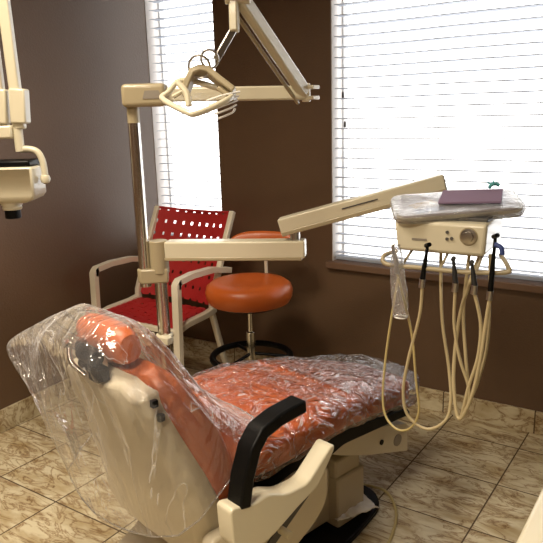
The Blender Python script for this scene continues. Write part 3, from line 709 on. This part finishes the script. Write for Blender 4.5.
# ------------------------------------------------------------------ waiting chair with red webbing
GC = thing('webbed_armchair', (.34, -.43, 0), 0, 'cream framed armchair with woven red webbing seat and back in the corner', 'chair')
X0, X1 = .085, .635
for x, sg in ((X0, -1), (X1, 1)):
    # front leg and arm in one bent flat bar
    P = [(x, -.70, 0), (x, -.68, .40), (x, -.672, .645), (x, -.655, .662), (x, -.56, .672), (x+sg*.0, -.42, .668), (x+sg*.01, -.29, .642)]
    pts = []
    for a, b2 in zip(P, P[1:]):
        for k in range(4): pts.append(tuple(Vector(a).lerp(Vector(b2), k/4)))
    pts.append(P[-1])
    mb = MB(); mb.strip(pts, .019, .028, (1, 0, 0)); mb.build('arm_leg', CREAMF, GC, world=True, bevel=.006, seg=2)
    P = [(x-sg*.02+.010, -.215, .925), (x-sg*.02+.008, -.29, .77), (x-sg*.02, -.40, .50), (x-sg*.02, -.405, .44), (x-sg*.015, -.335, .19), (x-sg*.01, -.25, 0)]
    mb = MB(); mb.strip(P, .014, .026, (1, 0, 0)); mb.build('back_leg', CREAMF, GC, world=True, bevel=.005, seg=2)
    mb = MB(); mb.strip([(x-sg*.01, -.69, .425), (x-sg*.012, -.60, .442), (x-sg*.015, -.46, .448), (x-sg*.018, -.385, .46)], .016, .032, (1, 0, 0)); mb.build('seat_rail', CREAMF, GC, world=True, bevel=.005)
mb = MB(); mb.strip([(X0+.01, -.685, .425), (X1-.01, -.685, .425)], .014, .028, (0, 1, 0)); mb.build('front_rail', CREAMF, GC, world=True, bevel=.005)
def weave(nu, nv, f, wu, wv, th):
    """interlaced straps; f(u, v, off) -> point"""
    mb = MB()
    for i in range(nu):
        u = (i+.5)/nu; rings = []
        m_ = nv*2+1
        for k in range(m_):
            v = k/(m_-1); off = (.0018 if ((i+k) % 2) else -.0018)
            rings.append([f(u-wu/2, v, off+th/2), f(u+wu/2, v, off+th/2), f(u+wu/2, v, off-th/2), f(u-wu/2, v, off-th/2)])
        mb.ring_surface(rings)
    for j in range(nv):
        v = (j+.5)/nv; rings = []; m_ = nu*2+1
        for k in range(m_):
            u = k/(m_-1); off = (-.0018 if ((j+k) % 2) else .0018)
            rings.append([f(u, v-wv/2, off+th/2), f(u, v+wv/2, off+th/2), f(u, v+wv/2, off-th/2), f(u, v-wv/2, off-th/2)])
        mb.ring_surface(rings)
    return mb
def fb(u, v, off):   # back: u across, v from top down
    z = .915-.44*v; y = -.218-.18*v+.04*math.sin(PI*u); x = X0+.035+.010*(1-v)+(X1-X0-.07)*u
    return Vector((x, y-off*.95, z-.012*math.sin(PI*u)*(1-v)+off*.2))
weave(9, 7, fb, .082, .106, .002).build('back_webbing', RED, GC, world=True)
def fs(u, v, off):
    x = X0+.02+(X1-X0-.04)*u; y = -.685+.29*v; z = .445+.01*v-.022*math.sin(PI*u)*math.sin(PI*min(1, v*1.1+.05))
    return Vector((x, y, z+off))
weave(11, 8, fs, .078, .108, .002).build('seat_webbing', RED, GC, world=True)
mb = MB(); mb.strip([(X0+.030, -.215, .920), (X0+.16, -.188, .910), (X1-.16, -.188, .910), (X1-.008, -.215, .920)], .006, .012, (0, 0, 1)); mb.build('top_rail', RED, GC, world=True, bevel=.002)

# ------------------------------------------------------------------ stool
sx_, sy_ = .875, -.44
ST = thing('round_stool', (sx_, sy_, 0), 0, 'round orange padded stool with a small backrest beside the red webbed chair', 'stool')
prof = [(.02, 0), (.15, 0), (.172, .008), (.184, .028), (.187, .050), (.180, .072), (.160, .086), (.12, .090), (.06, .084), (.005, .082)]
mb = MB(); mb.lathe([(r*1.09, z*1.2) for r, z in prof], (sx_, sy_, .540), 56); mb.build('seat', ORANGE2, ST, world=True)
mb = MB(); mb.lathe([(.14, -.012), (.16, .0), (.15, .004)], (sx_, sy_, .540), 40); mb.build('seat_plate', BLACK, ST, world=True)
mb = MB(); mb.cyl((sx_, sy_, .38), (sx_, sy_, .55), .0125); mb.build('gas_piston', CHROME, ST, world=True)
mb = MB(); mb.cyl((sx_, sy_, .08), (sx_, sy_, .40), .021); mb.build('column', CHROME, ST, world=True, bevel=.003)
mb = MB(); mb.lathe([(.05, .05), (.055, .09), (.035, .115), (.024, .12)], (sx_, sy_, 0), 24); mb.build('base_hub', BLACK, ST, world=True)
for k in range(5):
    a = 2*PI*k/5+.35; L_ = .215
    mb = MB(); mb.tube([(sx_+.03*math.cos(a), sy_+.03*math.sin(a), .09), (sx_+.10*math.cos(a), sy_+.10*math.sin(a), .082), (sx_+L_*math.cos(a), sy_+L_*math.sin(a), .062)], [.022, .018, .013], 10); lg = mb.build('leg', BLACK, ST, world=True)
    cx, cy = sx_+L_*math.cos(a), sy_+L_*math.sin(a); tn = Vector((-math.sin(a), math.cos(a), 0))*.018
    mb = MB(); mb.cyl(Vector((cx, cy, .025))-tn, Vector((cx, cy, .025))+tn, .025, n=20); mb.cyl((cx, cy, .03), (cx, cy, .065), .007, n=8); mb.build('caster', BLACKR, lg, world=True)
mb = MB(); mb.tube([(sx_-.01, sy_+.08, .548), (sx_-.03, sy_+.165, .560), (sx_-.035, sy_+.195, .62), (sx_-.035, sy_+.190, .76)], .0085, 10, smooth_steps=5); mb.build('back_post', CREAMF, ST, world=True)
mb = MB(); n_ = 40; mb.tube([(sx_+.185*math.cos(2*PI*i/n_), sy_+.185*math.sin(2*PI*i/n_), .275) for i in range(n_)], .016, 10, closed=True); fr_ = mb.build('foot_ring', BLACK, ST, world=True)
for k in range(3):
    a = 2*PI*k/3+.5; mb = MB(); mb.cyl((sx_+.02*math.cos(a), sy_+.02*math.sin(a), .29), (sx_+.19*math.cos(a), sy_+.19*math.sin(a), .275), .008, n=10); mb.build('ring_spoke', BLACK, fr_, world=True)
# kidney-shaped back pad
mb = MB(); rings = []
for i in range(25):
    u = i/24*2-1; a = u*1.0; k = max(.06, (1-abs(u)**3.2))**.5; ring = []
    cx = sx_-.015+.150*math.sin(a)/math.sin(1.0)*1.05; cy = sy_+.180-.095*(1-math.cos(a))+.06*u; cz = .782
    nr = Vector((math.sin(a*.7), math.cos(a*.7), 0))
    for j in range(16):
        b2 = 2*PI*j/16; ring.append(Vector((cx, cy, cz))+nr*.022*k*math.cos(b2)+Vector((0, 0, 1))*(.068*k*math.copysign(abs(math.sin(b2))**.8, math.sin(b2))))
    rings.append(ring)
mb.ring_surface(rings); mb.build('back_pad', ORANGE2, ST, world=True)

# ------------------------------------------------------------------ wall x-ray unit, at the left edge
XR = thing('xray_unit', (.16, -1.80, 1.2), 0, 'cream wall mounted x-ray machine with folding arms at the left edge', 'x-ray unit')
XR_D = 2.3
f2 = lambda a, b2, z: Vector((.62, -1.42, 0))+Vector((.83, .56, 0))*a+Vector((.56, -.83, 0))*b2+Vector((0, 0, z))
mb = MB(); mb.box((LX(-1.85)+.035, -1.85, 1.45), (.07, .22, .40)); mb.build('wall_plate', BEIGE, XR, world=True, bevel=.01)
mb = MB(); armbox(mb, (.06, -1.85, 1.45), f2(-.16, -.02, 1.335), .06, .07); mb.build('wall_arm', BEIGE, XR, world=True, bevel=.008)
mb = MB(); armbox(mb, f2(-.030, .0, 1.37), f2(-.036, .0, 2.0), .034, .042); mb.build('rear_arm', BEIGE, XR, world=True, bevel=.006)
mb = MB(); armbox(mb, f2(.030, .0, 1.37), f2(.018, .0, 2.0), .034, .036); mb.build('front_arm', BEIGE, XR, world=True, bevel=.006)
for a_ in (-.028, .036):
    mb = MB(); armbox(mb, f2(a_-.003, .0, 1.389), f2(a_+.003, .0, 1.503), .054, .054); mb.build('arm_sleeve', BEIGE, XR, world=True, bevel=.006)
mb = MB(); armbox(mb, f2(-.20, .0, 1.362), f2(.008, .0, 1.362), .050, .046); mb.build('pivot_block', BEIGE, XR, world=True, bevel=.008)
mb = MB(); mb.tube([f2(.020, .0, 1.39), f2(.020, .0, 1.31), f2(.021, .0, 1.296)], .016, 14); mb.tube([f2(.022, .0, 1.302), f2(.05, .0, 1.303), f2(.078, .0, 1.293), f2(.092, .0, 1.265), f2(.096, .0, 1.235), f2(.096, .0, 1.205)], .0115, 12, smooth_steps=5); mb.build('yoke', BEIGE, XR, world=True)
mb = MB(); mb.lathe([(.004, -.018), (.014, -.012), (.018, 0), (.014, .012), (.004, .018)], f2(.096, .0, 1.20), 18); mb.build('yoke_knob', BEIGE, XR, world=True)
mb = MB(); rings = []
for (k, z) in ((.55, 1.122), (.9, 1.136), (1, 1.150), (1, 1.240), (.97, 1.247)):
    rings.append([f2(-.020+.095*k*sg, .065*k*sh, z) for sg, sh in ((-1, -1), (1, -1), (1, 1), (-1, 1))])
mb.ring_surface(rings); mb.build('tube_head', BEIGE, XR, world=True, bevel=.008, seg=3)
mb = MB(); mb.box((0, 0, 0), (.175, .115, .022), M=Matrix.Translation(f2(-.020, 0, 1.257)) @ Matrix.Rotation(math.radians(34), 4, 'Z')); mb.build('head_top', BLACK, XR, world=True, bevel=.006)
cc = f2(-.030, .0, 0)
mb = MB(); mb.lathe([(.036, 1.128), (.036, 1.114), (.032, 1.112), (.032, 1.106), (.034, 1.104), (.031, 1.097)], (cc.x, cc.y, 0), 28); mb.build('cone_collar', BEIGE, XR, world=True)
mb = MB(); mb.lathe([(.027, 1.099), (.027, 1.068), (.024, 1.066)], (cc.x, cc.y, 0), 28); mb.build('cone', BLACK, XR, world=True)

# ------------------------------------------------------------------ cabinet at the right edge
CB = thing('side_cabinet', (2.72, -2.0, 0), math.radians(0), 'cream cabinet cut off by the bottom right edge, only its top corner in view', 'cabinet')
mb = MB(); mb.box((2.722, -1.935, .40), (.50, .62, .70)); mb.build('cabinet_body', BEIGE, CB, world=True, bevel=.004)
mb = MB(); mb.box((2.722, -1.935, .775), (.54, .66, .035)); mb.build('cabinet_top', BEIGE, CB, world=True, bevel=.008)
mb = MB(); mb.box((2.722, -1.935, .025), (.44, .56, .05)); mb.build('plinth', DGREY, CB, world=True)
for k in range(3):
    mb = MB(); mb.box((2.722, -2.247, .17+.22*k), (.46, .012, .20)); dr_ = mb.build('drawer', BEIGE, CB, world=True, bevel=.003)
    mb = MB(); mb.tube([(2.66, -2.253, .22+.22*k), (2.66, -2.275, .22+.22*k), (2.80, -2.275, .22+.22*k), (2.80, -2.253, .22+.22*k)], .005, 8); mb.build('drawer_handle', STEEL, dr_, world=True)
